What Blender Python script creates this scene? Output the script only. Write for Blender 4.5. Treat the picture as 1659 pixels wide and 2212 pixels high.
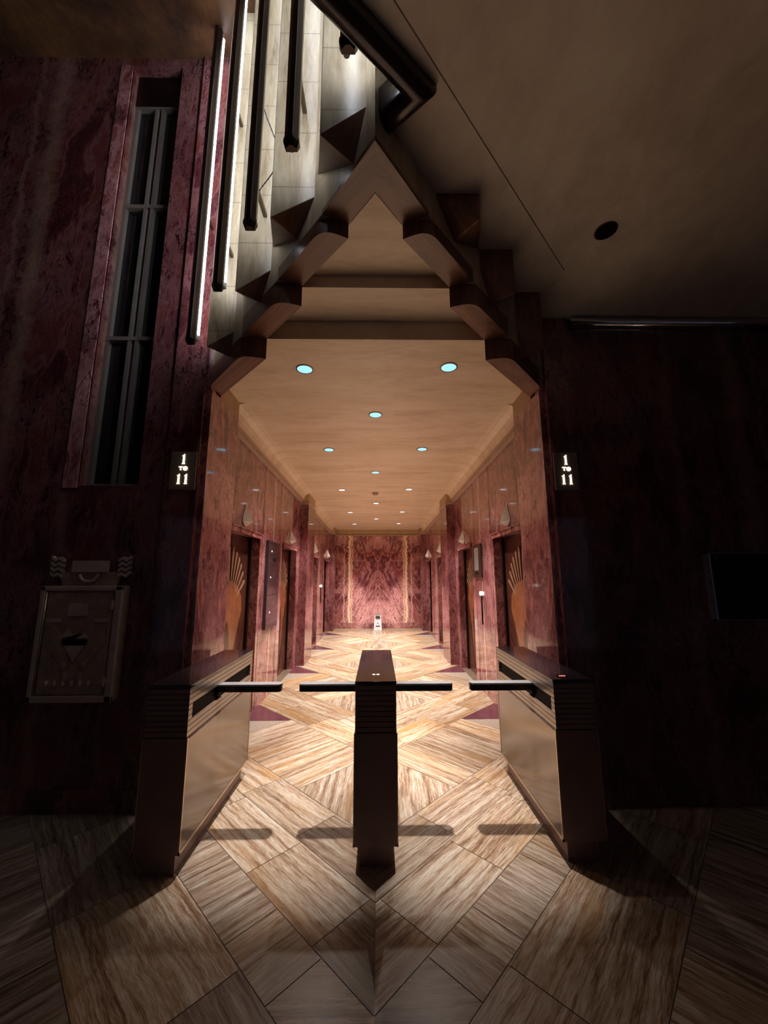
import bpy, bmesh, math, random
from mathutils import Vector, Matrix

S = bpy.context.scene
for o in list(bpy.data.objects):
    bpy.data.objects.remove(o)
R = math.radians
COL = S.collection

# ------------------------------------------------------------------ camera
F_PX, IMG_W = 832.0, 1659.0
YAW, PIT, ROL = R(.86), R(9.75), R(-.15)
fw = Vector((math.sin(YAW) * math.cos(PIT), math.cos(YAW) * math.cos(PIT), math.sin(PIT)))
rt = Vector((math.cos(YAW), -math.sin(YAW), 0))
up = rt.cross(fw)
rt2 = rt * math.cos(ROL) + up * math.sin(ROL)
up2 = up * math.cos(ROL) - rt * math.sin(ROL)
cam = bpy.data.cameras.new('camera')
camo = bpy.data.objects.new('camera', cam)
COL.objects.link(camo)
m = Matrix((rt2, up2, -fw)).transposed().to_4x4()
m.translation = Vector((.015, 0, 1.58))
camo.matrix_world = m
cam.sensor_fit = 'HORIZONTAL'
cam.sensor_width = 36
cam.lens = 36 * F_PX / IMG_W
cam.clip_start = .02
S.camera = camo

# ------------------------------------------------------------------ world, exposure, light levels
w = bpy.data.worlds.new('world')
S.world = w
w.use_nodes = True
w.node_tree.nodes['Background'].inputs[0].default_value = (.55, .55, .75, 1)
w.node_tree.nodes['Background'].inputs[1].default_value = .028
vs = S.view_settings
vs.view_transform = 'Standard'
vs.look = 'None'
vs.gamma = 1
vs.use_curve_mapping = False
vs.exposure = 0.9
SPOT_W = 400.0          # each corridor downlight
SPOT_COL = (1.0, .90, .84)
SPILL_W = 55.0         # the wide soft spill of the same lamps
SPOT_CONE, SPILL_CONE = 37, 110     # the three lamps nearest the lobby are narrow
SPOT_CONE_IN = 84
TUBE_E = 7.0          # fluorescent tubes of the portal fixtures


# ------------------------------------------------------------------ materials
class NT:
    def __init__(s, name):
        s.m = bpy.data.materials.new(name)
        s.m.use_nodes = True
        s.t = s.m.node_tree
        s.b = s.t.nodes['Principled BSDF']

    def n(s, kind, ins=None, **kw):
        x = s.t.nodes.new(kind)
        for k, v in kw.items():
            setattr(x, k, v)
        if ins:
            for k, v in ins.items():
                s.put(x.inputs[k], v)
        return x

    def put(s, sock, v):
        if isinstance(v, bpy.types.NodeSocket):
            s.t.links.new(v, sock)
        elif isinstance(v, bpy.types.Node):
            s.t.links.new(v.outputs[0], sock)
        else:
            sock.default_value = v

    def math(s, op, a, b=0.0, c=0.0, clamp=False):
        x = s.n('ShaderNodeMath', operation=op, use_clamp=clamp)
        s.put(x.inputs[0], a)
        s.put(x.inputs[1], b)
        s.put(x.inputs[2], c)
        return x.outputs[0]

    def vmath(s, op, a, b):
        x = s.n('ShaderNodeVectorMath', operation=op)
        s.put(x.inputs[0], a)
        s.put(x.inputs[1], b)
        return x.outputs[0]

    def ramp(s, f, stops):
        x = s.n('ShaderNodeValToRGB')
        s.put(x.inputs[0], f)
        e = x.color_ramp.elements
        while len(e) > 1:
            e.remove(e[-1])
        e[0].position, e[0].color = stops[0][0], (*stops[0][1], 1)
        for p, c in stops[1:]:
            k = e.new(p)
            k.color = (*c, 1)
        return x.outputs[0]

    def noise(s, vec, scale, detail=6, rough=.6, dist=0.0):
        x = s.n('ShaderNodeTexNoise', {'Scale': scale, 'Detail': detail, 'Roughness': rough, 'Distortion': dist})
        s.put(x.inputs['Vector'], vec)
        return x

    def mix(s, f, a, b, mode='MIX'):
        x = s.n('ShaderNodeMix', data_type='RGBA', blend_type=mode)
        s.put(x.inputs['Factor'], f)
        s.put(x.inputs[6], a if not isinstance(a, tuple) else (*a, 1))
        s.put(x.inputs[7], b if not isinstance(b, tuple) else (*b, 1))
        return x.outputs[2]

    def pos(s):
        return s.n('ShaderNodeNewGeometry').outputs['Position']

    def fin(s, col, rough=.3, metal=0.0, spec=.5, bump=None, bstr=.2, bdist=.01, coat=0.0):
        s.put(s.b.inputs['Base Color'], col if not isinstance(col, tuple) else (*col, 1))
        s.put(s.b.inputs['Roughness'], rough)
        s.put(s.b.inputs['Metallic'], metal)
        s.put(s.b.inputs['Specular IOR Level'], spec)
        if coat:
            s.put(s.b.inputs['Coat Weight'], coat)
            s.put(s.b.inputs['Coat Roughness'], .03)
        if bump is not None:
            x = s.n('ShaderNodeBump', {'Strength': bstr, 'Distance': bdist, 'Height': bump})
            s.put(s.b.inputs['Normal'], x.outputs[0])
        return s.m


def plain(name, col, rough=.4, metal=0.0, spec=.5, var=.12, scale=8.0):
    t = NT(name)
    n = t.noise(t.pos(), scale, 5, .6)
    d = tuple(c * (1 - var) for c in col)
    l = tuple(min(1, c * (1 + var)) for c in col)
    c = t.ramp(n.outputs[0], [(.3, d), (.7, l)])
    return t.fin(c, rough, metal, spec)


def emit(name, col, strength):
    t = NT(name)
    t.put(t.b.inputs['Base Color'], (*col, 1))
    t.put(t.b.inputs['Emission Color'], (*col, 1))
    t.put(t.b.inputs['Emission Strength'], strength)
    return t.m


def red_marble(name, mirror=False, bright=1.0, veins=(), lean=1.0, sc=1.0, rough=.07, vs_=.8, pm=.15, fine=0.0, fs=12.0):
    """polished flame-red marble with feathered pale veins"""
    t = NT(name)
    sep = t.n('ShaderNodeSeparateXYZ', {0: t.pos()})
    X, Y, Zc = sep.outputs
    A = t.math('ABSOLUTE', X)
    base = t.n('ShaderNodeCombineXYZ', {0: A, 1: Y, 2: Zc}).outputs[0]
    h = A if mirror else t.math('ADD', A, Y)
    # slow sway of the bedding
    sway = t.noise(base, 1.3, 4, .55)
    vz = t.math('MULTIPLY', Zc, .55)
    if mirror:   # book-matched about the middle of the wall
        dz = t.math('ABSOLUTE', t.math('SUBTRACT', Zc, 1.75))
        hh = t.math('SUBTRACT', t.math('MULTIPLY', A, 1.3), t.math('MULTIPLY', dz, .5))
        v = t.n('ShaderNodeCombineXYZ', {0: hh, 1: t.math('MULTIPLY', Y, .01), 2: t.math('ADD', vz, t.math('MULTIPLY', A, .5))}).outputs[0]
    else:
        v = t.n('ShaderNodeCombineXYZ', {0: t.math('MULTIPLY', h, 1.25), 1: t.math('MULTIPLY', t.math('SUBTRACT', A, Y), .9),
                                          2: t.math('ADD', vz, t.math('MULTIPLY', h, .35 * lean))}).outputs[0]
    warp = t.noise(v, 3.0 * sc, 5, .6)
    wv = t.vmath('MULTIPLY', t.vmath('SUBTRACT', warp.outputs[1], (.5, .5, .5)), (.45, .45, .3))
    v2 = t.vmath('ADD', v, wv)
    n1 = t.noise(v2, 15.0 * sc, 8, .62, .9)
    n2 = t.noise(v2, 4.0 * sc, 4, .5, .3)
    rid1 = t.math('SUBTRACT', 1.0, t.math('MULTIPLY', t.math('ABSOLUTE', t.math('SUBTRACT', n1.outputs[0], .5)), 9.0), clamp=True)
    rid1 = t.math('POWER', t.math('MAXIMUM', rid1, 0.0), 2.2)
    rid2 = t.math('SUBTRACT', 1.0, t.math('MULTIPLY', t.math('ABSOLUTE', t.math('SUBTRACT', n2.outputs[0], .52)), 16.0), clamp=True)
    rid2 = t.math('MAXIMUM', rid2, 0.0)
    patch = t.ramp(sway.outputs[0], [(.42, (0, 0, 0)), (.62, (1, 1, 1))])
    vein = t.math('MAXIMUM', t.math('MULTIPLY', rid1, t.math('ADD', pm, t.math('MULTIPLY', patch, 1 - pm))), t.math('MULTIPLY', rid2, .5))
    if fine:
        n3 = t.noise(t.vmath('MULTIPLY', v2, (1.0, 1.0, .8)), fs, 4, .5, 1.1)
        rid3 = t.math('SUBTRACT', 1.0, t.math('MULTIPLY', t.math('ABSOLUTE', t.math('SUBTRACT', n3.outputs[0], .5)), 10.0), clamp=True)
        rid3 = t.math('MULTIPLY', t.math('MAXIMUM', rid3, 0.0), t.math('ADD', .30, t.math('MULTIPLY', patch, .70)))
        rid3 = t.math('POWER', t.math('MAXIMUM', rid3, 0.0), 1.3)
        vein = t.math('MAXIMUM', vein, t.math('MULTIPLY', rid3, fine))
    b = bright
    ground = t.ramp(n2.outputs[0], [(.34, (.055 * b, .005 * b, .010 * b)), (.5, (.12 * b, .015 * b, .020 * b)), (.66, (.20 * b, .040 * b, .034 * b))])
    col = t.mix(t.math('MULTIPLY', vein, vs_), ground, (.76 * b, .40 * b, .40 * b))
    if veins:
        # the long pale bedding veins running up the slab
        wn = t.noise(t.n('ShaderNodeCombineXYZ', {0: 0.0, 1: t.math('MULTIPLY', h, .3), 2: Zc}).outputs[0], 4.0, 7, .62)
        wf = t.noise(t.n('ShaderNodeCombineXYZ', {0: 0.0, 1: 0.0, 2: Zc}).outputs[0], 11.0, 5, .6)
        off = t.math('ADD', t.math('MULTIPLY', t.math('SUBTRACT', wn.outputs[0], .5), .16), t.math('MULTIPLY', t.math('SUBTRACT', wf.outputs[0], .5), .17))
        hx = t.math('ADD', h, off)
        for (p, wd, st) in veins:
            d = t.math('DIVIDE', t.math('ABSOLUTE', t.math('SUBTRACT', hx, p)), wd)
            mk = t.math('SUBTRACT', 1.0, d, clamp=True)
            mk = t.math('MULTIPLY', t.math('POWER', t.math('MAXIMUM', mk, 0.0), .6), st)
            col = t.mix(mk, col, (.85 * b, .66 * b, .46 * b))
    return t.fin(col, rough, 0, .95)


def onyx(name, c0, c1, c2, rough=.22, wood=False, horiz=False):
    t = NT(name)
    sep = t.n('ShaderNodeSeparateXYZ', {0: t.pos()})
    X, Y, Zc = sep.outputs
    hor = t.math('ADD', X, Y)
    if wood:
        v = t.n('ShaderNodeCombineXYZ', {0: t.math('MULTIPLY', hor, 1.0), 1: t.math('MULTIPLY', t.math('SUBTRACT', t.math('ABSOLUTE', X), Y), 3.6), 2: t.math('MULTIPLY', Zc, 1.2)}).outputs[0]
    else:
        v = t.n('ShaderNodeCombineXYZ', {0: t.math('MULTIPLY', X, 3.4), 1: t.math('MULTIPLY', Y, 3.4), 2: t.math('MULTIPLY', Zc, .5)}).outputs[0]
    warp = t.noise(v, 1.6, 4, .55)
    wv = t.vmath('MULTIPLY', t.vmath('SUBTRACT', warp.outputs[1], (.5, .5, .5)), (.6, .6, .1))
    v2 = t.vmath('ADD', v, wv)
    n = t.noise(v2, 3.0, 9, .6, .5)
    fine = t.noise(v2, 14.0, 6, .7, .3)
    f = t.math('ADD', t.math('MULTIPLY', n.outputs[0], .65), t.math('MULTIPLY', fine.outputs[0], .35))
    col = t.ramp(f, [(.32, c0), (.5, c1), (.66, c2)])
    br = t.n('ShaderNodeTexBrick')          # slab joints
    br.offset = 0.37
    t.put(br.inputs['Vector'], t.n('ShaderNodeCombineXYZ', {0: t.math('ADD', t.math('MULTIPLY', hor, .02), .3), 1: Zc, 2: 0.0}).outputs[0])
    t.put(br.inputs['Scale'], 1.0)
    t.put(br.inputs['Brick Width'], 9.0)
    t.put(br.inputs['Row Height'], .38)
    t.put(br.inputs['Mortar Size'], .0035)
    col = t.mix(t.math('MULTIPLY', br.outputs[1], .55 if not wood else 0.0), col, (.1, .075, .05))
    return t.fin(col, rough, 0, .5)


def plaster(name, c0, c1, c2, rough=.55, streak=3.0, sc=1.6, emboss=.15):
    t = NT(name)
    v = t.vmath('MULTIPLY', t.pos(), (1.0, streak, 1.0))
    n = t.noise(v, sc, 8, .62, .5)
    f = t.noise(v, sc * 7, 6, .7, .3)
    k = t.math('ADD', t.math('MULTIPLY', n.outputs[0], .65), t.math('MULTIPLY', f.outputs[0], .35))
    col = t.ramp(k, [(.34, c0), (.5, c1), (.66, c2)])
    return t.fin(col, rough, 0, .5, bump=f.outputs[0], bstr=emboss, bdist=.004)


def travertine(name):
    t = NT(name)
    uv = t.n('ShaderNodeUVMap', uv_map='vein').outputs[0]
    at = t.n('ShaderNodeAttribute', attribute_name='tone')
    tone = at.outputs['Color']
    ts = t.n('ShaderNodeSeparateColor', {0: tone})
    T, H, G = ts.outputs[0], ts.outputs[1], ts.outputs[2]
    sp = t.n('ShaderNodeSeparateXYZ', {0: uv})
    u, v = sp.outputs[0], sp.outputs[1]
    vec = t.n('ShaderNodeCombineXYZ', {0: t.math('MULTIPLY', u, 1.5), 1: t.math('MULTIPLY', v, 34.0), 2: t.math('MULTIPLY', T, 37.0)}).outputs[0]
    wp = t.noise(t.n('ShaderNodeCombineXYZ', {0: t.math('MULTIPLY', u, 2.2), 1: t.math('MULTIPLY', v, 3.0), 2: t.math('MULTIPLY', T, 11.0)}).outputs[0], 1.6, 5, .6)
    wv = t.vmath('MULTIPLY', t.vmath('SUBTRACT', wp.outputs[1], (.5, .5, .5)), (.2, 1.3, 0))
    v2 = t.vmath('ADD', vec, wv)
    n = t.noise(v2, .9, 6, .6, .15)
    fine = t.noise(t.vmath('MULTIPLY', v2, (2.0, 1.0, 1.0)), 3.2, 8, .75, .1)
    k = t.math('ADD', t.math('MULTIPLY', n.outputs[0], .5), t.math('MULTIPLY', fine.outputs[0], .5))
    warm = t.ramp(k, [(.38, (.16, .075, .04)), (.44, (.40, .21, .095)), (.49, (.62, .42, .24)), (.545, (.78, .63, .45)), (.61, (.88, .80, .68))])
    grey = t.ramp(k, [(.38, (.15, .10, .08)), (.45, (.33, .25, .19)), (.5, (.50, .41, .33)), (.55, (.63, .55, .46)), (.62, (.76, .70, .62))])
    col = t.mix(H, grey, warm)
    th = t.noise(t.vmath('MULTIPLY', v2, (1.6, 2.6, 1.0)), 1.7, 4, .55)
    tm = t.math('SUBTRACT', 1.0, t.math('MULTIPLY', t.math('ABSOLUTE', t.math('SUBTRACT', th.outputs[0], .5)), 26.0), clamp=True)
    col = t.mix(t.math('MULTIPLY', t.math('MAXIMUM', tm, 0.0), .55), col, (.20, .12, .07))
    # ochre iron bands
    ob = t.noise(t.n('ShaderNodeCombineXYZ', {0: t.math('MULTIPLY', u, .7), 1: t.math('MULTIPLY', v, 4.0), 2: t.math('MULTIPLY', T, 19.0)}).outputs[0], 1.3, 3, .5)
    om = t.math('MULTIPLY', t.ramp(ob.outputs[0], [(.52, (0, 0, 0)), (.64, (1, 1, 1))]), t.math('MULTIPLY', H, .75))
    col = t.mix(om, col, (.52, .26, .07), 'MULTIPLY') if False else t.mix(om, col, (.50, .27, .09))
    # pits
    pit = t.noise(t.vmath('MULTIPLY', v2, (5.0, 2.2, 1)), 4.0, 4, .7)
    pm = t.ramp(pit.outputs[0], [(.30, (1, 1, 1)), (.36, (0, 0, 0))])
    col = t.mix(t.math('MULTIPLY', pm, .75), col, (.08, .05, .035))
    br = t.math('ADD', .42, t.math('MULTIPLY', G, .27))
    bc = t.n('ShaderNodeCombineColor', {0: br, 1: br, 2: br}).outputs[0]
    col = t.mix(1.0, col, bc, 'MULTIPLY')
    ro = t.math('ADD', .26, t.math('MULTIPLY', fine.outputs[0], .12))
    return t.fin(col, ro, 0, .35)


M = {}
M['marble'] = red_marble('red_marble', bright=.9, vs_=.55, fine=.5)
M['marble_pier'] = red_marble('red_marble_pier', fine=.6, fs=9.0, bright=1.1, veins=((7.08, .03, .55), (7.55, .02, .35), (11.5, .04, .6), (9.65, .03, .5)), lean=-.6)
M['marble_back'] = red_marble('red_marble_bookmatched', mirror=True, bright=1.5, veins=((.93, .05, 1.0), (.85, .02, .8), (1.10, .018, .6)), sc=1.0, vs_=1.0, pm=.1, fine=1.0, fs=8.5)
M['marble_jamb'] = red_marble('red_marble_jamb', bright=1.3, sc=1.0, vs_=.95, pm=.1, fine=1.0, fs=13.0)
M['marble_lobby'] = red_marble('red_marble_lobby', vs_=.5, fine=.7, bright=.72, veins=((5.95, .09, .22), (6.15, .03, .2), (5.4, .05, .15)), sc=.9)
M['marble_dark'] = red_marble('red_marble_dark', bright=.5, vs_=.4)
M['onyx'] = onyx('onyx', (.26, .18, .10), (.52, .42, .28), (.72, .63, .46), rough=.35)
M['onyx_shaded'] = onyx('onyx_shaded', (.10, .045, .028), (.19, .088, .052), (.30, .155, .098), wood=True, rough=.3)  # darker copy of the onyx, shade put into its brown colour
M['ceil_gold'] = plaster('gold_plaster', (.62, .47, .32), (.80, .65, .47), (.90, .78, .61), rough=.4, streak=4.0, sc=1.1)
M['ceil_lobby'] = plaster('lobby_ceiling_plaster', (.50, .42, .33), (.70, .60, .48), (.84, .76, .63), rough=.6, streak=.7, sc=.9)
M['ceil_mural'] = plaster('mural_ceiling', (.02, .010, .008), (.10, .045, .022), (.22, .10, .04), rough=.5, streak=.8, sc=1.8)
M['travertine'] = travertine('travertine')
M['grout'] = plain('floor_joint', (.16, .11, .08), .35, .1)
M['plum'] = plain('plum_stone', (.10, .035, .045), .18, var=.25)
M['greystone'] = plain('grey_stone', (.30, .25, .20), .25, var=.3, scale=60)
M['bronze'] = plain('dark_bronze', (.045, .030, .024), .28, .9)
M['rail'] = plain('dark_rail', (.028, .018, .016), .22, .2, var=.2)
M['bronze_mid'] = plain('bronze', (.16, .12, .085), .35, .9)
M['bronze_edge'] = plain('pale_bronze', (.55, .42, .30), .3, .8)
M['panel'] = plain('polished_side_panel', (.20, .16, .135), .14, .7, var=.06, scale=3)
M['slat'] = plain('satin_slat', (.30, .25, .21), .3, .6, var=.05)
M['turn_front'] = plain('turnstile_front', (.22, .135, .115), .42, .1)
M['turn_top'] = plain('turnstile_top', (.045, .030, .034), .06, 0, var=.2, scale=25)
M['steel'] = plain('brushed_steel', (.62, .62, .64), .22, 1)
M['chrome'] = plain('chrome', (.75, .76, .8), .1, 1)
M['arm'] = plain('arm_steel', (.10, .085, .08), .25, .8)
M['arm_top'] = plain('arm_top_steel', (.30, .30, .31), .4, .3)
M['black'] = plain('black_recess', (.004, .003, .003), .7, spec=.1)
M['glass_dark'] = plain('dark_glass', (.008, .010, .012), .05)
M['mull'] = plain('window_mullion', (.19, .155, .135), .4, .2)
M['mail'] = plain('mailbox_bronze', (.42, .29, .21), .42, .25, var=.25, scale=14)
M['mail_lt'] = plain('mailbox_highlight_bronze', (.62, .48, .38), .38, .25, var=.15, scale=14)
M['wood_dk'] = plain('dark_wood', (.07, .022, .014), .25, var=.4, scale=5)
M['wood_md'] = plain('amber_wood', (.25, .085, .035), .25, var=.25, scale=9)
M['wood_lt'] = plain('pale_wood', (.32, .17, .10), .25, var=.15, scale=9)
M['cornice'] = plain('cornice_paint', (.50, .36, .27), .35, var=.08)
M['cornice_dk'] = plain('cornice_reveal', (.05, .025, .02), .5)
M['frieze'] = plain('frieze_paint', (.50, .35, .19), .5, var=.1)
M['tube'] = emit('fluorescent_tube', (.86, .92, 1.0), TUBE_E)
M['lens'] = emit('downlight_lens', (.30, .72, .95), .62)
M['lens_far'] = emit('downlight_lens_far', (.80, .9, .95), 1.0)
M['letter'] = emit('lit_numeral', (1.0, .97, .72), 1.3)
M['led_red'] = emit('red_led', (1.0, .12, .10), 2.0)
M['led_white'] = emit('white_led', (1.0, .9, .85), 1.4)
M['lantern'] = plain('frosted_lantern_glass', (.72, .66, .56), .35, var=.05)
M['lantern2'] = plain('frosted_lantern_glass_lower', (.85, .80, .72), .35, var=.05)
M['screen'] = plain('pale_screen', (.35, .36, .37), .2)
M['plaque'] = plain('sign_plaque_bronze', (.30, .22, .16), .5, .2, var=.1, scale=20)
M['white'] = plain('white_board', (.80, .80, .84), .3)
M['cable'] = plain('black_cable', (.02, .02, .02), .5)


# ------------------------------------------------------------------ mesh helpers
def link(name, bm, mat, parent=None, bevel=0, smooth=False):
    bmesh.ops.recalc_face_normals(bm, faces=bm.faces)
    me = bpy.data.meshes.new(name)
    bm.to_mesh(me)
    bm.free()
    o = bpy.data.objects.new(name, me)
    COL.objects.link(o)
    mats = mat if isinstance(mat, (list, tuple)) else [mat]
    for q in mats:
        me.materials.append(M[q])
    if parent is not None:
        o.parent = parent
    if bevel:
        b = o.modifiers.new('bevel', 'BEVEL')
        b.width = bevel
        b.segments = 2
        b.limit_method = 'ANGLE'
    if smooth:
        for p in me.polygons:
            p.use_smooth = True
    return o


def box(bm, x0, x1, y0, y1, z0, z1, mi=0):
    vs_ = [bm.verts.new((x, y, z)) for z in (z0, z1) for y in (y0, y1) for x in (x0, x1)]
    for f in ((0, 1, 3, 2), (4, 6, 7, 5), (0, 4, 5, 1), (2, 3, 7, 6), (0, 2, 6, 4), (1, 5, 7, 3)):
        bm.faces.new([vs_[i] for i in f]).material_index = mi


def prism(bm, poly, z0, z1, mi=0):
    a = [bm.verts.new((x, y, z0)) for x, y in poly]
    b = [bm.verts.new((x, y, z1)) for x, y in poly]
    bm.faces.new(a).material_index = mi
    bm.faces.new(b).material_index = mi
    n = len(poly)
    for i in range(n):
        bm.faces.new((a[i], a[(i + 1) % n], b[(i + 1) % n], b[i])).material_index = mi


def extr(bm, pts, vec, mi=0):
    """solid from a 3-D polygon pushed along vec"""
    vec = Vector(vec)
    a = [bm.verts.new(p) for p in pts]
    b = [bm.verts.new(Vector(p) + vec) for p in pts]
    bm.faces.new(a).material_index = mi
    bm.faces.new(b).material_index = mi
    n = len(pts)
    for i in range(n):
        bm.faces.new((a[i], a[(i + 1) % n], b[(i + 1) % n], b[i])).material_index = mi


def cyl(bm, p0, p1, r0, r1=None, n=16, caps=True):
    p0, p1 = Vector(p0), Vector(p1)
    r1 = r0 if r1 is None else r1
    d = (p1 - p0).normalized()
    a = d.orthogonal().normalized()
    b = d.cross(a)
    r_a = [bm.verts.new(p0 + (a * math.cos(t) + b * math.sin(t)) * r0) for t in [2 * math.pi * i / n for i in range(n)]]
    r_b = [bm.verts.new(p1 + (a * math.cos(t) + b * math.sin(t)) * r1) for t in [2 * math.pi * i / n for i in range(n)]]
    for i in range(n):
        bm.faces.new((r_a[i], r_a[(i + 1) % n], r_b[(i + 1) % n], r_b[i]))
    if caps:
        bm.faces.new(r_a)
        bm.faces.new(r_b)


def sweep(bm, pts, r, n=8):
    for i in range(len(pts) - 1):
        cyl(bm, pts[i], pts[i + 1], r, n=n)


def ell(bm, c, rx, ry, rz, n=10):
    bmesh.ops.create_uvsphere(bm, u_segments=n, v_segments=max(6, n // 2 + 2), radius=1,
                              matrix=Matrix.Translation(c) @ Matrix.Diagonal((rx, ry, rz, 1)))


def struct(name, bm, mat, parent=None, **k):
    o = link(name, bm, mat, parent, **k)
    if parent is None:
        o['kind'] = 'structure'
    return o


def tag(o, label, cat, group=None):
    o['label'] = label
    o['category'] = cat
    if group:
        o['group'] = group
    return o


def empty(name, loc, label=None, cat=None, group=None):
    o = bpy.data.objects.new(name, None)
    COL.objects.link(o)
    o.location = loc
    o.empty_display_size = .1
    if label:
        tag(o, label, cat, group)
    return o


def nb():
    return bmesh.new()


rng = random.Random(7)
YW = 2.97          # face of the lobby wall that holds the portal
ZC_R = 3.77        # low lobby ceiling on the right
ZC_L = 6.55        # high lobby ceiling on the left
YB = 12.8          # end wall of the elevator corridor


def zc(y):         # corridor ceiling height
    return 3.31 - .0135 * (y - 2.578)


# ------------------------------------------------------------------ floor
def clip(poly, a, b, c):
    """keep a*x+b*y<=c"""
    out = []
    n = len(poly)
    for i in range(n):
        p, q = poly[i], poly[(i + 1) % n]
        dp, dq = a * p[0] + b * p[1] - c, a * q[0] + b * q[1] - c
        if dp <= 0:
            out.append(p)
        if (dp < 0 < dq) or (dq < 0 < dp):
            t = dp / (dp - dq)
            out.append((p[0] + (q[0] - p[0]) * t, p[1] + (q[1] - p[1]) * t))
    return out


def cd(c, d):      # X (distance from the axis), y
    return ((d - c) / 2, (d + c) / 2)


floor_bm = nb()
uvl = floor_bm.loops.layers.uv.new('vein')
tcl = floor_bm.loops.layers.float_color.new('tone')


def slab(c0, c1, d0, d1, vein, mi=0, extra=(), tone=None, gap=.003, zf=0.0):
    for s in (-1, 1):
        poly = [cd(c0 + gap, d0 + gap), cd(c1 - gap, d0 + gap), cd(c1 - gap, d1 - gap), cd(c0 + gap, d1 - gap)]
        poly = clip(poly, -1, 0, -.0015)
        lim = [(0, -1, 3.2)]
        for a, b, c in extra:
            if poly:
                poly = clip(poly, a, b, c)
        if len(poly) < 3:
            continue
        cx = sum(p[0] for p in poly) / len(poly)
        cy = sum(p[1] for p in poly) / len(poly)
        if cy > 2.9 and min(p[0] for p in poly) > 1.9:
            continue
        area = abs(sum(poly[i][0] * poly[(i + 1) % len(poly)][1] - poly[(i + 1) % len(poly)][0] * poly[i][1] for i in range(len(poly)))) / 2
        if area < 2e-4:
            continue
        fv = [floor_bm.verts.new((s * p[0], p[1], zf)) for p in poly]
        f = floor_bm.faces.new(fv)
        f.material_index = mi
        T, G = rng.random(), rng.random()
        H = rng.choice((.05, .2, .5, .75, .9, 1.0)) if tone is None else min(1, max(0, tone + rng.uniform(-.25, .25)))
        off = rng.uniform(0, 9)
        ang = rng.uniform(-.04, .04)
        for lp in f.loops:
            x, y = s * lp.vert.co.x, lp.vert.co.y
            if vein == 'c':
                u, v = (x + y) * .707, (y - x) * .707
            elif vein == 'd':
                u, v = (y - x) * .707, (x + y) * .707
            elif vein == 'y':
                u, v = y, x
            else:
                u, v = x, y
            lp[uvl].uv = (u + v * ang + off, v - u * ang + off * .3)
            lp[tcl] = (T, H, G, 1)


def row(c0, c1, dmin, dmax, step, vein, start=0.0, **k):
    d = dmin + start
    ds = [dmin]
    while d < dmax - .05:
        if d > dmin + .05:
            ds.append(d)
        d += step * rng.uniform(.8, 1.2)
    ds.append(dmax)
    for a, b in zip(ds, ds[1:]):
        slab(c0, c1, a, b, vein, **k)


# lobby
LOB = [(-5.5, -4.6), (-4.6, -3.85), (-3.85, -3.1), (-3.1, -2.36), (-2.36, -1.62), (-1.62, -.88), (-.88, -.14), (-.14, .60), (.60, 1.33)]
for i, (a, b) in enumerate(LOB):
    row(a, b, a, 9.0, .78 if i % 2 else 1.3, 'd' if i % 2 else 'c', start=rng.uniform(.3, .9), tone=.35,
        extra=((0, 1, YW + .02), (0, -1, 3.0), (1, 0, 5.2)))
row(1.33, 1.70, 2.15, 7.6, .85, 'd', start=.5, tone=.4, extra=((0, 1, YW + .02), (1, 0, 5.2)))
slab(1.33, 1.70, 1.3, 2.15, 'x', tone=.3)
LW = ((1, 0, 1.38), )
row(1.70, 2.20, 1.70, 7.6, 1.0, 'c', start=.55, tone=.6, extra=((1, 0, 1.86), (0, 1, 3.4)))
row(2.20, 2.66, 2.20, 7.6, 1.15, 'c', start=1.0, tone=.55, extra=((1, 0, 1.76), (0, 1, 4.2)))
P_ = 2.2
for k in range(-1, 4):
    o = P_ * k
    if k >= 0:
        ex = ((1, 0, 1.76), (0, 1, YB))
        row(3.75 + o, 4.22 + o, 3.75 + o, 7.75 + o, 1.1, 'c', start=.6, tone=.75, extra=ex)
        row(4.22 + o, 4.70 + o, 4.22 + o, 8.0 + o, 1.2, 'c', start=.9, tone=.75, extra=ex)
    c0, c1 = (2.66, 3.75) if k < 0 else (4.70 + o, 5.93 + o)
    oo = o + P_
    ex = ((1, 0, 1.76), (0, 1, min(YB, 14)))
    slab(c0, c1, 0 + c0, 3.85 + oo, 'y', tone=.45, extra=ex)
    dd = [3.85 + oo, 4.28 + oo, 4.75 + oo, 5.22 + oo, 5.69 + oo]
    for a, b in zip(dd, dd[1:]):
        slab(c0, c1, a, b, 'd', tone=.8, extra=ex)
    slab(c0, c1, 5.69 + oo, 8 + oo, 'd', mi=1, extra=ex + ((0, 1, 4.69 + oo), ))
    slab(c0, c1, 5.69 + oo, 8 + oo, 'd', mi=2, extra=ex + ((0, -1, -4.69 - oo - .003), ))
box(floor_bm, -5.3, 5.3, -3.2, YB + .3, -.12, -.0025, 3)
struct('floor', floor_bm, ['travertine', 'greystone', 'plum', 'grout'])

# ------------------------------------------------------------------ corridor walls (mirrored)
DOORS = [(3.72, 4.96), (6.12, 7.18), (8.55, 9.75), (10.9, 12.0)]
WX, WT = 1.50, .35


def m_box(bm, s, X0, X1, y0, y1, z0, z1, mi=0):
    a, b = sorted((s * X0, s * X1))
    box(bm, a, b, y0, y1, z0, z1, mi)


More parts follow.
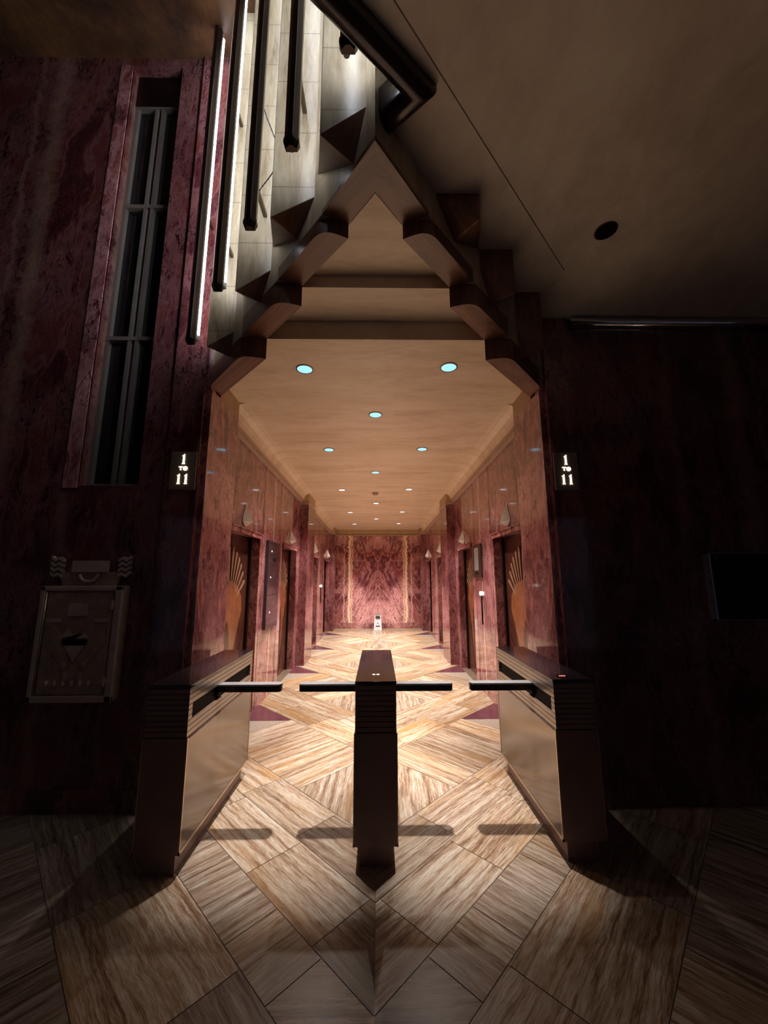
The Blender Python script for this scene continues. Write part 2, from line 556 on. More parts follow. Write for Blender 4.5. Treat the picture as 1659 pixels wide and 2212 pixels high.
for s, side in ((-1, 'left'), (1, 'right')):
    bm = nb()
    edges = [3.6] + [v for d in DOORS for v in d] + [YB]
    for i in range(0, len(edges), 2):
        m_box(bm, s, WX, WX + WT, edges[i], edges[i + 1], 0, 2.11)
    m_box(bm, s, WX, WX + WT, 3.6, YB, 2.11, 3.6)
    for a, b in DOORS:
        m_box(bm, s, WX + .155, WX + WT, a, b, 0, 2.11, 1)
    # slab joints: thin dark reveals proud of nothing, cut as grooves
    for y in (5.9, 5.05, 9.95, 10.6):
        m_box(bm, s, WX - .0015, WX + .01, y, y + .006, 0.0, 3.1, 1)
    struct('wall_corridor_' + side, bm, ['marble_pier', 'black'])
    # portal jamb
    bm = nb()
    m_box(bm, s, 1.36, WX + .02, YW + .025, 3.6, 0, 3.13)
    m_box(bm, s, WX, WX + WT, YW + .10, 3.6, 0, 3.3)
    struct('wall_jamb_' + side, bm, 'marble_jamb')
    bm = nb()
    m_box(bm, s, 1.36, WX + .02, 3.165, 3.6, 3.13, 3.45)
    struct('trim_jamb_frieze_' + side, bm, 'frieze')
    # pilasters inside the corridor
    for k, (a, b) in enumerate(((7.45, 8.24), (12.1, YB - .001))):
        bm = nb()
        zt = zc(a) - .2
        m_box(bm, s, 1.35, WX + .01, a, b, 0, zt)
        m_box(bm, s, 1.352, WX + .01, a + .002, b - .002, zt, zc(a) + .2, 1)
        m_box(bm, s, 1.335, WX + .01, a - .012, b + .012, zt - .035, zt + .01, 2)
        struct('wall_pilaster_%s_%d' % (side, k + 1), bm, ['marble', 'frieze', 'cornice'])

    # cornice and cove, following the ceiling
    def run(bm, prof, y0, y1, mi=0):
        n = len(prof)
        A = [bm.verts.new((s * X, y0, zc(y0) + dz)) for X, dz in prof]
        B = [bm.verts.new((s * X, y1, zc(y1) + dz)) for X, dz in prof]
        bm.faces.new(A).material_index = mi
        bm.faces.new(B).material_index = mi
        for i in range(n):
            bm.faces.new((A[i], A[(i + 1) % n], B[(i + 1) % n], B[i])).material_index = mi
    bm = nb()
    for a, b in ((3.601, 7.45), (8.24, 12.1)):
        run(bm, [(WX, -.20), (1.455, -.20), (1.455, -.172), (WX, -.172)], a, b)
        run(bm, [(WX, -.172), (1.475, -.172), (1.475, -.165), (WX, -.165)], a, b, 1)
        run(bm, [(WX, -.165), (1.44, -.165), (1.44, -.135), (WX, -.135)], a, b)
        cove = [(WX, -.135), (1.44, -.135), (1.43, -.09), (1.40, -.045), (1.35, -.012), (1.28, .002), (1.28, .05), (WX, .05)]
        run(bm, cove, a, b, 2)
    struct('trim_cornice_' + side, bm, ['cornice', 'cornice_dk', 'ceil_gold'])

# end wall
bm = nb()
box(bm, -1.9, 1.9, YB, YB + .25, 0, 3.6)
struct('wall_back', bm, 'marble_back')
bm = nb()
box(bm, -1.35, 1.35, YB - .02, YB, 0, .17)
struct('baseboard_back', bm, 'marble_jamb', bevel=.004)
bm = nb()
box(bm, -1.35, 1.35, YB - .06, YB, 2.975, 3.005)
box(bm, -1.35, 1.35, YB - .035, YB, 3.005, 3.02, 1)
box(bm, -1.35, 1.35, YB - .05, YB, 3.02, 3.20, 2)
struct('trim_cornice_back', bm, ['cornice', 'cornice_dk', 'frieze'])

# stepped gold ceiling
bm = nb()


def sl(bm, x, y0, y1, z0, z1, top):
    v = [bm.verts.new(p) for p in ((-x, y0, z0), (x, y0, z0), (x, y1, z1), (-x, y1, z1), (-x, y0, top), (x, y0, top), (x, y1, top), (-x, y1, top))]
    for f in ((0, 3, 2, 1), (4, 5, 6, 7), (0, 1, 5, 4), (2, 3, 7, 6), (1, 2, 6, 5), (0, 4, 7, 3)):
        bm.faces.new([v[i] for i in f])


sl(bm, 1.86, 3.2, YB + .2, zc(3.2), zc(YB + .2), 3.62)
prism(bm, [(-.478, 2.243), (.478, 2.243), (.80, 2.577), (-.80, 2.577)], 3.458, 3.62)
prism(bm, [(0, 1.69), (.153, 1.876), (.47, 2.242), (-.47, 2.242), (-.153, 1.876)], 3.549, 3.62)
v = [[bm.verts.new((x, y, z if z else zc(y))) for x, y in ((-.93, 2.578), (.93, 2.578), (1.36, 3.05), (1.36, 3.2), (-1.36, 3.2), (-1.36, 3.05))] for z in (0, 3.62)]
bm.faces.new(v[0])
bm.faces.new(v[1])
for i in range(6):
    bm.faces.new((v[0][i], v[0][(i + 1) % 6], v[1][(i + 1) % 6], v[1][i]))
struct('ceiling', bm, 'ceil_gold')

# ------------------------------------------------------------------ portal header: stepped prow of onyx, soffit shade put into its brown
FP = [(1.36, 2.965), (.963, 2.530), (.625, 2.180), (.293, 1.812), (0.0, 1.445)]
BP = [(1.36, 3.166), (.800, 2.577), (.480, 2.230), (.153, 1.872), (0.0, 1.684)]
LZ = [3.15, 3.31, 3.458, 3.549]


def yF(X):
    for (a, b) in zip(FP, FP[1:]):
        if b[0] <= X <= a[0]:
            t = (a[0] - X) / (a[0] - b[0])
            return a[1] + (b[1] - a[1]) * t
    return FP[0][1] + (X - FP[0][0]) * 1.1


for s, side in ((-1, 'left'), (1, 'right')):
    root = empty('portal_header', (s * .7, 2.3, 3.15),
                 'shaded brown onyx stepped soffit of the portal, %s arm of its V' % side, 'portal header', 'two arms of the stepped portal header')
    root['kind'] = 'structure'
    del root['kind']
    for i in range(4):
        a, b, c, d = FP[i], FP[i + 1], BP[i + 1], BP[i]
        bm = nb()
        ztop = LZ[i + 1] if i < 3 else 3.60
        ztop += .0
        if i < 3:
            # lower block, its front corner rounded
            ab = Vector((b[0] - a[0], b[1] - a[1])).normalized()
            cb = Vector((b[0] - c[0], b[1] - c[1])).normalized()
            r = .085
            pts = [a]
            p0 = Vector(b) - ab * r
            p2 = Vector(b) - cb * r
            for k in range(7):
                t = k / 6
                q = p0 * (1 - t) ** 2 + Vector(b) * 2 * t * (1 - t) + p2 * t * t
                pts.append((q.x, q.y))
            pts += [c, d]
        else:
            pts = [a, b, c, d]
        prism(bm, [(s * x, y) for x, y in pts], LZ[i], LZ[i + 1] if i < 3 else LZ[3] + .03)
        o = link('soffit_step', bm, 'onyx_shaded', root)
        o.location = -root.location
    # wall above the soffit, both faces
    bm = nb()
    for i in range(4):
        a, b, c, d = FP[i], FP[i + 1], BP[i + 1], BP[i]
        prism(bm, [(s * x, y) for x, y in (a, b, c, d)], (LZ[i + 1] if i < 3 else LZ[3] + .03) + .0005, ZC_L + .1)
    o = link('header_wall', bm, 'onyx', root)
    o.location = -root.location

# ------------------------------------------------------------------ onyx prism pilasters (sawtooth)
# X, y of the outer corner, inner corner; z of outer tip, inner tip ; foot on the header (X, z)
PIL = [
    dict(P=(1.270, 2.645), Q=(1.020, 2.650), S=(1.36, 2.96), pz=3.288, qz=3.45, R=(1.106, 3.230)),
    dict(P=(.924, 2.255), Q=(.692, 2.255), S=(1.020, 2.650), pz=3.437, qz=3.597, R=(.783, 3.423)),
    dict(P=(.597, 1.875), Q=(.336, 1.875), S=(.692, 2.255), pz=3.596, qz=3.74, R=(.471, 3.585)),
    dict(P=(.262, 1.500), Q=(.004, 1.500), S=(.336, 1.875), pz=3.654, qz=3.85, R=(.103, 3.580)),
]
WHICH = ['outermost, lowest', 'second from the wall', 'third from the wall', 'innermost, beside the apex']
for s, side in ((-1, 'left'), (1, 'right')):
    for i, q in enumerate(PIL):
        if side == 'right' and i == 3:
            continue
        (px, py), (qx, qy), (sx, sy) = q['P'], q['Q'], q['S']
        top = ZC_L + .05 if s < 0 else ZC_R + .02
        rx, rz = q['R']
        ry = yF(rx) + .004
        pz, qz = q['pz'], q['qz']
        bm = nb()
        Pb = bm.verts.new((s * px, py, pz))
        Qb = bm.verts.new((s * qx, qy, qz))
        Sb = bm.verts.new((s * sx, sy, min(max(qz + .03, 3.72), top - .01)))
        Rb = bm.verts.new((s * rx, ry, rz))
        Pt = bm.verts.new((s * px, py, top))
        Qt = bm.verts.new((s * qx, qy, top))
        St = bm.verts.new((s * sx, sy, top))
        bm.faces.new((Pb, Qb, Qt, Pt))
        bm.faces.new((Pb, Pt, St, Sb))
        bm.faces.new((Qb, Sb, St, Qt)) if False else None
        bm.faces.new((Pb, Rb, Qb))
        bm.faces.new((Pb, Sb, Rb))
        bm.faces.new((Qb, Rb, Sb, St, Qt))
        bm.faces.new((Pt, Qt, St))
        for f in bm.faces:
            f.material_index = 1 if (Rb in f.verts and St not in f.verts) else 0  # foot facets take the darker onyx as painted shade
        o = link('onyx_pilaster', bm, ['onyx' if s < 0 else 'onyx_shaded', 'onyx_shaded'], bevel=.004)  # right prisms: same onyx, their shade painted in by the darker copy
        if s < 0:
            lab = 'tall lit onyx prism with pointed foot left of the apex, ' + WHICH[i]
        else:
            lab = 'short shade-coloured onyx prism with pointed foot right of the apex, ' + WHICH[i]
        tag(o, lab, 'pilaster', 'onyx prisms over the portal')

# ------------------------------------------------------------------ lobby walls
WIN = (-2.34, -1.87, 2.30, 6.45)     # x0,x1,z0,z1 of the tall slot window


def wallbox(bm, x0, x1, z0, z1, y0=YW, y1=YW + .30, mi=0):
    box(bm, x0, x1, y0, y1, z0, z1, mi)


bm = nb()
wallbox(bm, -5.3, WIN[0], 0, ZC_L)
wallbox(bm, WIN[1], -1.66, 0, ZC_L)
wallbox(bm, WIN[0], WIN[1], 0, WIN[2])
wallbox(bm, WIN[0], WIN[1], WIN[3], ZC_L)
wallbox(bm, WIN[0] - .02, WIN[1] + .02, WIN[2], WIN[3], YW + .2, YW + .32)
struct('wall_left', bm, 'marble_lobby')
bm = nb()
wallbox(bm, -1.66, -1.40, 0, ZC_L, YW - .025, YW + .10)
wallbox(bm, -1.40, -1.36, 3.13, ZC_L, YW + .0, YW + .10)
struct('wall_portal_pilaster_left', bm, 'marble', bevel=.004)
bm = nb()
wallbox(bm, 1.63, 5.3, 0, ZC_R + .05)
struct('wall_right', bm, 'marble_lobby')
bm = nb()
wallbox(bm, 1.40, 1.63, 0, ZC_R + .02, YW - .025, YW + .10)
wallbox(bm, 1.36, 1.40, 3.13, ZC_R + .02, YW, YW + .10)
struct('wall_portal_pilaster_right', bm, 'marble', bevel=.004)
for s, side in ((-1, 'left'), (1, 'right')):
    bm = nb()
    m_box(bm, s, 1.372, 1.40, YW + .03, YW + .09, 0, 3.13)
    struct('trim_jamb_reveal_' + side, bm, 'black')
bm = nb()
for x in (-5.3, 5.05):
    box(bm, x, x + .25, -3.2, YW, 0, ZC_L)
struct('wall_side', bm, 'marble_dark')
bm = nb()
box(bm, -5.3, 5.3, -3.2, -3.0, 3.0, ZC_L)
struct('wall_front', bm, 'marble_dark')
bm = nb()
box(bm, -5.2, -1.67, YW - .006, YW, 0, .15)
struct('baseboard_left', bm, 'marble')
# polished cove strip under the low ceiling
bm = nb()
cyl(bm, (1.65, YW - .03, ZC_R - .045), (5.2, YW - .03, ZC_R - .045), .04)
struct('trim_cove_strip', bm, 'chrome', smooth=True)

# ------------------------------------------------------------------ lobby ceilings
edge = [(.004, 1.55), (.243, 1.39), (-.102, 1.127), (-.80, .60), (-2.2, -.46), (-5.3, -2.8)]
bm = nb()
poly = edge + [(-5.3, -3.2), (5.3, -3.2), (5.3, YW + .1), (1.36, YW + .1), (1.36, 2.96), (.004, 1.60)]
prism(bm, poly, ZC_R, ZC_R + .35)
struct('ceiling_lobby_right', bm, 'ceil_lobby')
bm = nb()
box(bm, -5.3, 5.3, -3.2, YW + .3, ZC_L, ZC_L + .15)
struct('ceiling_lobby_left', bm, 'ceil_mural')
# plaster seam on the low ceiling
bm = nb()
a, b = Vector((.0745, 1.124)), Vector((1.36, 2.43))
d = (b - a).normalized() * .0
nrm = Vector((-(b - a).y, (b - a).x)).normalized() * .0025
prism(bm, [tuple(a + nrm), tuple(b + nrm), tuple(b - nrm), tuple(a - nrm)], ZC_R - .0012, ZC_R + .002)
struct('trim_ceiling_seam', bm, 'cornice_dk')

# bronze rail along the edge of the low ceiling
root = empty('bronze_edge_rail', (.02, 1.5, ZC_R), 'dark bronze rounded rail with a sharp elbow, edging the lobby ceiling', 'rail')
bm = nb()
pth = [Vector(p) for p in ((.0, 1.545), (.198, 1.385), (-.145, 1.120), (-.83, .60), (-2.2, -.44))]
prof = [(-.05, .12)] + [(.052 * math.cos(t), -.02 + .062 * math.sin(t)) for t in [math.pi + math.pi * k / 12 for k in range(13)]] + [(.05, .12)]
rings = []
for i, p in enumerate(pth):
    d0 = (p - pth[i - 1]).normalized() if i else (pth[1] - p).normalized()
    d1 = (pth[i + 1] - p).normalized() if i < len(pth) - 1 else d0
    n0, n1 = Vector((-d0.y, d0.x)), Vector((-d1.y, d1.x))
    mm = (n0 + n1).normalized()
    mm /= max(.35, mm.dot(n0))
    rings.append([bm.verts.new((p.x + mm.x * u, p.y + mm.y * u, ZC_R + v)) for u, v in prof])
for A, B in zip(rings, rings[1:]):
    for i in range(len(prof)):
        j = (i + 1) % len(prof)
        bm.faces.new((A[i], A[j], B[j], B[i]))
bm.faces.new(rings[0])
bm.faces.new(rings[-1])
o = link('rail', bm, 'rail', root, bevel=.006)
for q_ in o.data.polygons:
    q_.use_smooth = abs(q_.normal.z) > .12 or True
o.location = -root.location

# ------------------------------------------------------------------ hanging tube fixtures
def fixture(x, y, zb, label, cable=False, bracket=(), tx=-.012):
    root = empty('tube_light_fixture', (x, y, zb), label, 'light fixture', 'hanging tube fixtures beside the onyx prisms')
    top = ZC_L - .03 - zb
    bm = nb()
    prism(bm, [(-.036, .012), (-.036, -.012), (-.012, -.040), (.012, -.040), (.036, -.012), (.036, .012)], .05, top)
    link('housing', bm, 'bronze', root, bevel=.002)
    bm = nb()
    # bevelled foot
    A = [(-.040, .014), (-.040, -.014), (-.013, -.045), (.013, -.045), (.040, -.014), (.040, .014)]
    prism(bm, A, .035, .055)
    va = [bm.verts.new((p[0], p[1], .035)) for p in A]
    vb = [bm.verts.new((p[0] * .72, p[1] * .55, 0)) for p in A]
    bm.faces.new(va)
    bm.faces.new(vb)
    for i in range(6):
        bm.faces.new((va[i], va[(i + 1) % 6], vb[(i + 1) % 6], vb[i]))
    link('end_cap', bm, 'bronze', root)
    bm = nb()
    box(bm, -.030, .032, .013, .022, .06, top)
    link('reflector', bm, 'white', root)
    bm = nb()
    cyl(bm, (tx, .043, .10), (tx, .043, top - .03), .014, n=12)
    t = link('tube', bm, 'tube', root, smooth=True)
    bm = nb()
    cyl(bm, (tx, .043, .062), (tx, .043, .10), .016, n=12)
    link('lamp_socket', bm, 'white', root)
    for bz in bracket:
            bm = nb()
            box(bm, -.012, .012, .02, .30 if y < 2.6 else .18, bz - zb, bz - zb + .028)
            link('bracket', bm, 'bronze_mid', root)
    if cable:
        bm = nb()
        pts = []
        for i in range(19):
            t_ = i / 18
            pts.append((.035 + .09 * math.sin(math.pi * t_) ** 1.3, .02 + .04 * math.sin(math.pi * t_), .30 + .62 * t_))
        sweep(bm, pts, .0035, 6)
        link('cable', bm, 'cable', root, smooth=True)
    return root


fixture(-1.443, 2.75, 3.375, 'long hanging tube fixture in front of the red marble, farthest left and lowest', bracket=(4.6,), tx=.026)
fixture(-1.128, 2.45, 3.595, 'long hanging fixture with its white tube showing, second from the left', bracket=(4.05, 5.3), tx=.024)
fixture(-.754, 2.00, 3.64, 'hanging dark fixture with a loose black cable loop, middle of the five', cable=True, bracket=(4.0,))
fixture(-.425, 1.62, 3.717, 'hanging dark fixture with a diagonal wall bracket high up, second from the right', bracket=(4.32,))
fixture(-.116, 1.32, 3.844, 'short visible end of a hanging dark fixture beside the bronze rail', bracket=(4.9,))

# ------------------------------------------------------------------ recessed downlights in the corridor
DL = [(-.60, 2.98, 0), (.60, 2.94, 0), (-.015, 3.86, 0), (-.645, 4.95, 0), (.60, 4.92, 0), (-.03, 6.02, 0), (-.68, 7.20, 1), (.60, 7.15, 1),
      (-.035, 8.45, 1), (-.69, 9.55, 1), (.61, 9.5, 1), (-.04, 10.55, 1), (-.70, 11.5, 1), (.62, 11.4, 1)]
PLACE = ['left of the nearest pair', 'right of the nearest pair', 'first single one on the middle line', 'left of the second pair', 'right of the second pair',
         'second single one on the middle line', 'left of the third pair', 'right of the third pair', 'third single one on the middle line',
         'left of the fourth pair', 'right of the fourth pair', 'fourth single one on the middle line', 'left of the farthest pair', 'right of the farthest pair']
for (x, y, far), pl in zip(DL, PLACE):
    z = zc(y)
    root = empty('recessed_downlight', (x, y, z), 'round recessed ceiling downlight, ' + pl, 'downlight', 'recessed downlights in the gold ceiling')
    bm = nb()
    n = 28
    ro, ri = .073, .062
    for (r0, z0, r1, z1) in ((ro, .003, ro, -.004), (ro, -.004, ri, -.005), (ri, -.005, ri, .002)):
        A = [bm.verts.new((r0 * math.cos(t), r0 * math.sin(t), z0)) for t in [2 * math.pi * i / n for i in range(n)]]
        B = [bm.verts.new((r1 * math.cos(t), r1 * math.sin(t), z1)) for t in [2 * math.pi * i / n for i in range(n)]]
        for i in range(n):
            bm.faces.new((A[i], A[(i + 1) % n], B[(i + 1) % n], B[i]))
    link('trim_ring', bm, 'bronze_mid', root, smooth=False)
    bm = nb()
    cyl(bm, (0, 0, -.0035), (0, 0, .006), .0618, n=28)
    link('lens', bm, 'lens_far' if far else 'lens', root)
    for watt, cone in ((SPOT_W * (.85 if y < 4.2 else .5), SPOT_CONE if y < 4.2 else SPOT_CONE_IN), (SPILL_W * (.08 if y < 4.2 else 1.0), SPILL_CONE + (6 if y < 5.5 else 0))):
        ld = bpy.data.lights.new('downlight_lamp', 'SPOT')
        ld.energy = watt
        ld.color = SPOT_COL
        ld.spot_size = R(cone)
        ld.spot_blend = 1.0
        ld.shadow_soft_size = .03
        lo = bpy.data.objects.new('downlight_lamp', ld)
        COL.objects.link(lo)
        lo.parent = root
        lo.location = (0, 0, -.045)

# unlit downlight in the low lobby ceiling
root = empty('unlit_downlight', (1.472, 2.105, ZC_R), 'dark unlit round downlight in the shadowed lobby ceiling at right', 'downlight')
bm = nb()
n = 32
for (r0, z0, r1, z1) in ((.068, .002, .068, -.003), (.068, -.003, .060, -.004), (.060, -.004, .060, .001)):
    A = [bm.verts.new((r0 * math.cos(t), r0 * math.sin(t), z0)) for t in [2 * math.pi * i / n for i in range(n)]]
    B = [bm.verts.new((r1 * math.cos(t), r1 * math.sin(t), z1)) for t in [2 * math.pi * i / n for i in range(n)]]
    for i in range(n):
        bm.faces.new((A[i], A[(i + 1) % n], B[(i + 1) % n], B[i]))
link('trim_ring', bm, 'bronze_mid', root)
bm = nb()
cyl(bm, (0, 0, -.0025), (0, 0, .01), .0598, n=32)
link('dark_lens', bm, 'black', root)

# smoke detector
root = empty('smoke_detector', (-.045, 7.45, zc(7.45)), 'small round smoke detector on the gold corridor ceiling', 'smoke detector')
bm = nb()
cyl(bm, (0, 0, -.02), (0, 0, .004), .065, .07, n=24)
link('base', bm, 'cornice', root)
bm = nb()
cyl(bm, (0, 0, -.045), (0, 0, -.02), .035, .05, n=24)
link('sensor_cap', bm, 'bronze_edge', root)

# ------------------------------------------------------------------ elevator doors
def door(s, k, a, b):
    side = 'left' if s < 0 else 'right'
    X = WX + .13
    yc = (a + b) / 2
    idx = (0 if s < 0 else 4) + k + 1
    bm = nb()
    m_box(bm, s, X, X + .02, a + .05, b - .05, 0.0, 2.07)
    root = struct('door_%d' % idx, bm, 'wood_dk')
    # bronze frame round the leaves
    bm = nb()
    m_box(bm, s, X - .03, X + .01, a, a + .05, 0, 2.09)
    m_box(bm, s, X - .03, X + .01, b - .05, b, 0, 2.09)
    m_box(bm, s, X - .03, X + .01, a, b, 2.07, 2.11)
    link('door_frame', bm, 'bronze', root)
    bm = nb()
    m_box(bm, s, X - .003, X, yc - .003, yc + .003, 0, 2.07)
    link('meeting_gap', bm, 'black', root)
    if k > 1:
        # far doors: plain fan silhouettes still
        pass
    e = .004

    def leaf(pts, off, mat, name):
        bm_ = nb()
        extr(bm_, [(s * (X - off), y, z) for y, z in pts], (s * .003, 0, 0))
        link(name, bm_, mat, root)
    hw = (b - a) / 2 - .06
    # tall bud, pale below and amber above
    for sg in (-1, 1):
        pts = [(yc, .12), (yc + sg * hw * .20, .42), (yc + sg * hw * .40, .80), (yc + sg * hw * .62, 1.05), (yc + sg * hw * .78, 1.22), (yc + sg * hw * .70, 1.38), (yc + sg * hw * .45, 1.50), (yc, 1.56)]
        leaf(pts, .004, 'wood_md', 'lotus_inlay')
        pts = [(yc, .12), (yc + sg * hw * .12, .40), (yc + sg * hw * .16, .75), (yc + sg * hw * .10, 1.0), (yc, 1.12)]
        leaf(pts, .008, 'wood_dk', 'inner_leaf_inlay')
        pts = [(yc + sg * hw * .16, .10), (yc + sg * hw * .30, .42), (yc + sg * hw * .55, .62), (yc + sg * hw * .95, .95), (yc + sg * hw * .95, .10)]
        leaf(pts, .006, 'wood_dk', 'outer_leaf_inlay')
        for j, an in enumerate((5, 14, 23, 32, 42, 53)):
            r0, r1 = .30, .72 - .03 * j
            t0, t1 = R(an - 2.4), R(an + 2.4)
            zc0 = 1.20
            pts = []
            for rr, tt in ((r0, R(an - 1.0)), (r1, t0), (r1 + .03, R(an)), (r1, t1), (r0, R(an + 1.0))):
                pts.append((yc + sg * rr * math.sin(tt) * min(1.0, hw / .55), zc0 + rr * math.cos(tt)))
            leaf(pts, .008, 'wood_lt', 'fan_ray_inlay')
    # lintel: shallow prow above the opening
    bm = nb()
    prism(bm, [(s * (WX - .03), a - .02), (s * (WX - .03), b + .02), (s * (WX + .01), b + .02), (s * (WX + .01), a - .02)], 2.125, 2.14)
    prism(bm, [(s * (WX - .02), a - .01), (s * (WX - .02), b + .01), (s * (WX + .01), b + .01), (s * (WX + .01), a - .01)], 2.108, 2.122)
    prism(bm, [(s * (WX - .018), a), (s * (WX - .018), b), (s * (WX + .12), yc)], 2.075, 2.112)
    link('lintel', bm, 'marble_jamb', root)
    # threshold
    bm = nb()
    m_box(bm, s, WX + .0, X + .01, a, b, 0.0, .006)
    link('threshold', bm, 'bronze_edge', root)
    # pyramid lantern above
    pl = ['nearest', 'second', 'third', 'farthest'][k]
    r2 = empty('pyramid_lantern', (s * (WX - .005), yc, 2.16), 'cream pyramid lantern over the %s elevator door on the %s wall' % (pl, side), 'lantern',
               'pyramid lanterns over the elevator doors')
    apex, low, foot = Vector((0, 0, .25)), .07, Vector((-s * .03, 0, -.01))
    tip = (-s * .10, 0, .055)
    bm = nb()
    T = bm.verts.new((0, 0, .26))
    L = bm.verts.new((0, -.085, .065))
    Rr = bm.verts.new((0, .085, .065))
    Fv = bm.verts.new((-s * .095, 0, .05))
    for f in ((T, L, Fv), (T, Fv, Rr), (L, Rr, T), (L, Fv, Rr)):
        bm.faces.new(f)
    link('upper_shade', bm, 'lantern', r2)
    bm = nb()
    T = bm.verts.new((0, 0, -.005))
    L = bm.verts.new((0, -.084, .063))
    Rr = bm.verts.new((0, .084, .063))
    Fv = bm.verts.new((-s * .094, 0, .048))
    for f in ((T, L, Fv), (T, Fv, Rr), (L, Rr, T), (L, Fv, Rr)):
        bm.faces.new(f)
    link('lower_shade', bm, 'lantern2', r2)


for s in (-1, 1):
    for k, (a, b) in enumerate(DOORS):
        door(s, k, a, b)

# ------------------------------------------------------------------ panels on the near piers
root = empty('elevator_control_panel', (-WX, 5.5, .92), 'tall plum coloured elevator panel on the left pier between two doors', 'control panel')
bm = nb()
box(bm, 0, .045, -.29, .29, 0, 1.17)
link('faceplate', bm, 'turn_top', root, bevel=.003)
bm = nb()
box(bm, .045, .0465, -.29, .29, .435, .44)
link('seam', bm, 'black', root)
for (y, z, mt, nm, w_, h_) in ((-.14, 1.02, 'led_white', 'indicator_light', .012, .02), (-.02, .90, 'black', 'key_slot', .05, .04), (.07, .90, 'black', 'key_slot', .05, .04),
                     (-.15, .665, 'led_white', 'indicator_light', .012, .02), (-.13, .20, 'led_white', 'indicator_light', .012, .02)):
    bm = nb()
    box(bm, .045, .049, y - w_ / 2, y + w_ / 2, z, z + h_)
    link(nm, bm, mt, root)

root = empty('floor_display_panel', (WX, 5.74, 1.60), 'bronze framed floor display with pale screen on the right pier', 'display panel')
bm = nb()
box(bm, -.03, 0, -.24, .22, -.02, .47)
link('frame', bm, 'bronze_mid', root, bevel=.004)
bm = nb()
box(bm, -.036, -.03, -.12, .10, .09, .42)
link('screen', bm, 'screen', root)
bm = nb()
box(bm, -.034, -.03, -.08, .06, .035, .06)
link('card_slot', bm, 'black', root)

root = empty('call_button_plate', (WX, 5.62, .93), 'slim dark call plate with a lit button below the right display', 'call button')
bm = nb()
box(bm, -.012, 0, -.02, .02, 0, .40)
link('plate', bm, 'black', root)
bm = nb()
cyl(bm, (-.03, 0, .43), (0, 0, .43), .028, n=20)
link('button', bm, 'led_white', root)

root = empty('call_button_plate', (-WX, 10.35, .95), 'slim dark call plate with a lit button on the far left pier', 'call button')
bm = nb()
box(bm, 0, .012, -.03, .03, 0, .40)
link('plate', bm, 'black', root)
bm = nb()
cyl(bm, (.03, 0, .43), (0, 0, .43), .03, n=20)
link('button', bm, 'led_white', root)

# ------------------------------------------------------------------ freestanding sign at the far end
root = empty('floor_sign_stand', (.0, 12.35, 0), 'small grey floor sign standing before the end wall', 'floor sign')
bm = nb()
extr(bm, [(-.125, 0, .0), (.125, 0, .0), (.095, .02, .46), (-.095, .02, .46)], (0, .03, 0))
link('board', bm, 'white', root)
bm = nb()
box(bm, -.13, .13, -.01, .05, .535, .555)
box(bm, -.075, .075, .01, .03, .455, .475)
link('top_bar', bm, 'chrome', root)
for x in (-.07, .07):
    bm = nb()
    cyl(bm, (x, .02, .46), (x, .02, .54), .006, n=8)
    link('post', bm, 'steel', root)
for z, w_ in ((.40, .07), (.355, .075), (.20, .015), (.11, .065)):
    bm = nb()
    box(bm, -w_, w_, -.004, .004 + (z / .46) * .02, z, z + .02)
    link('dark_band', bm, 'black', root)

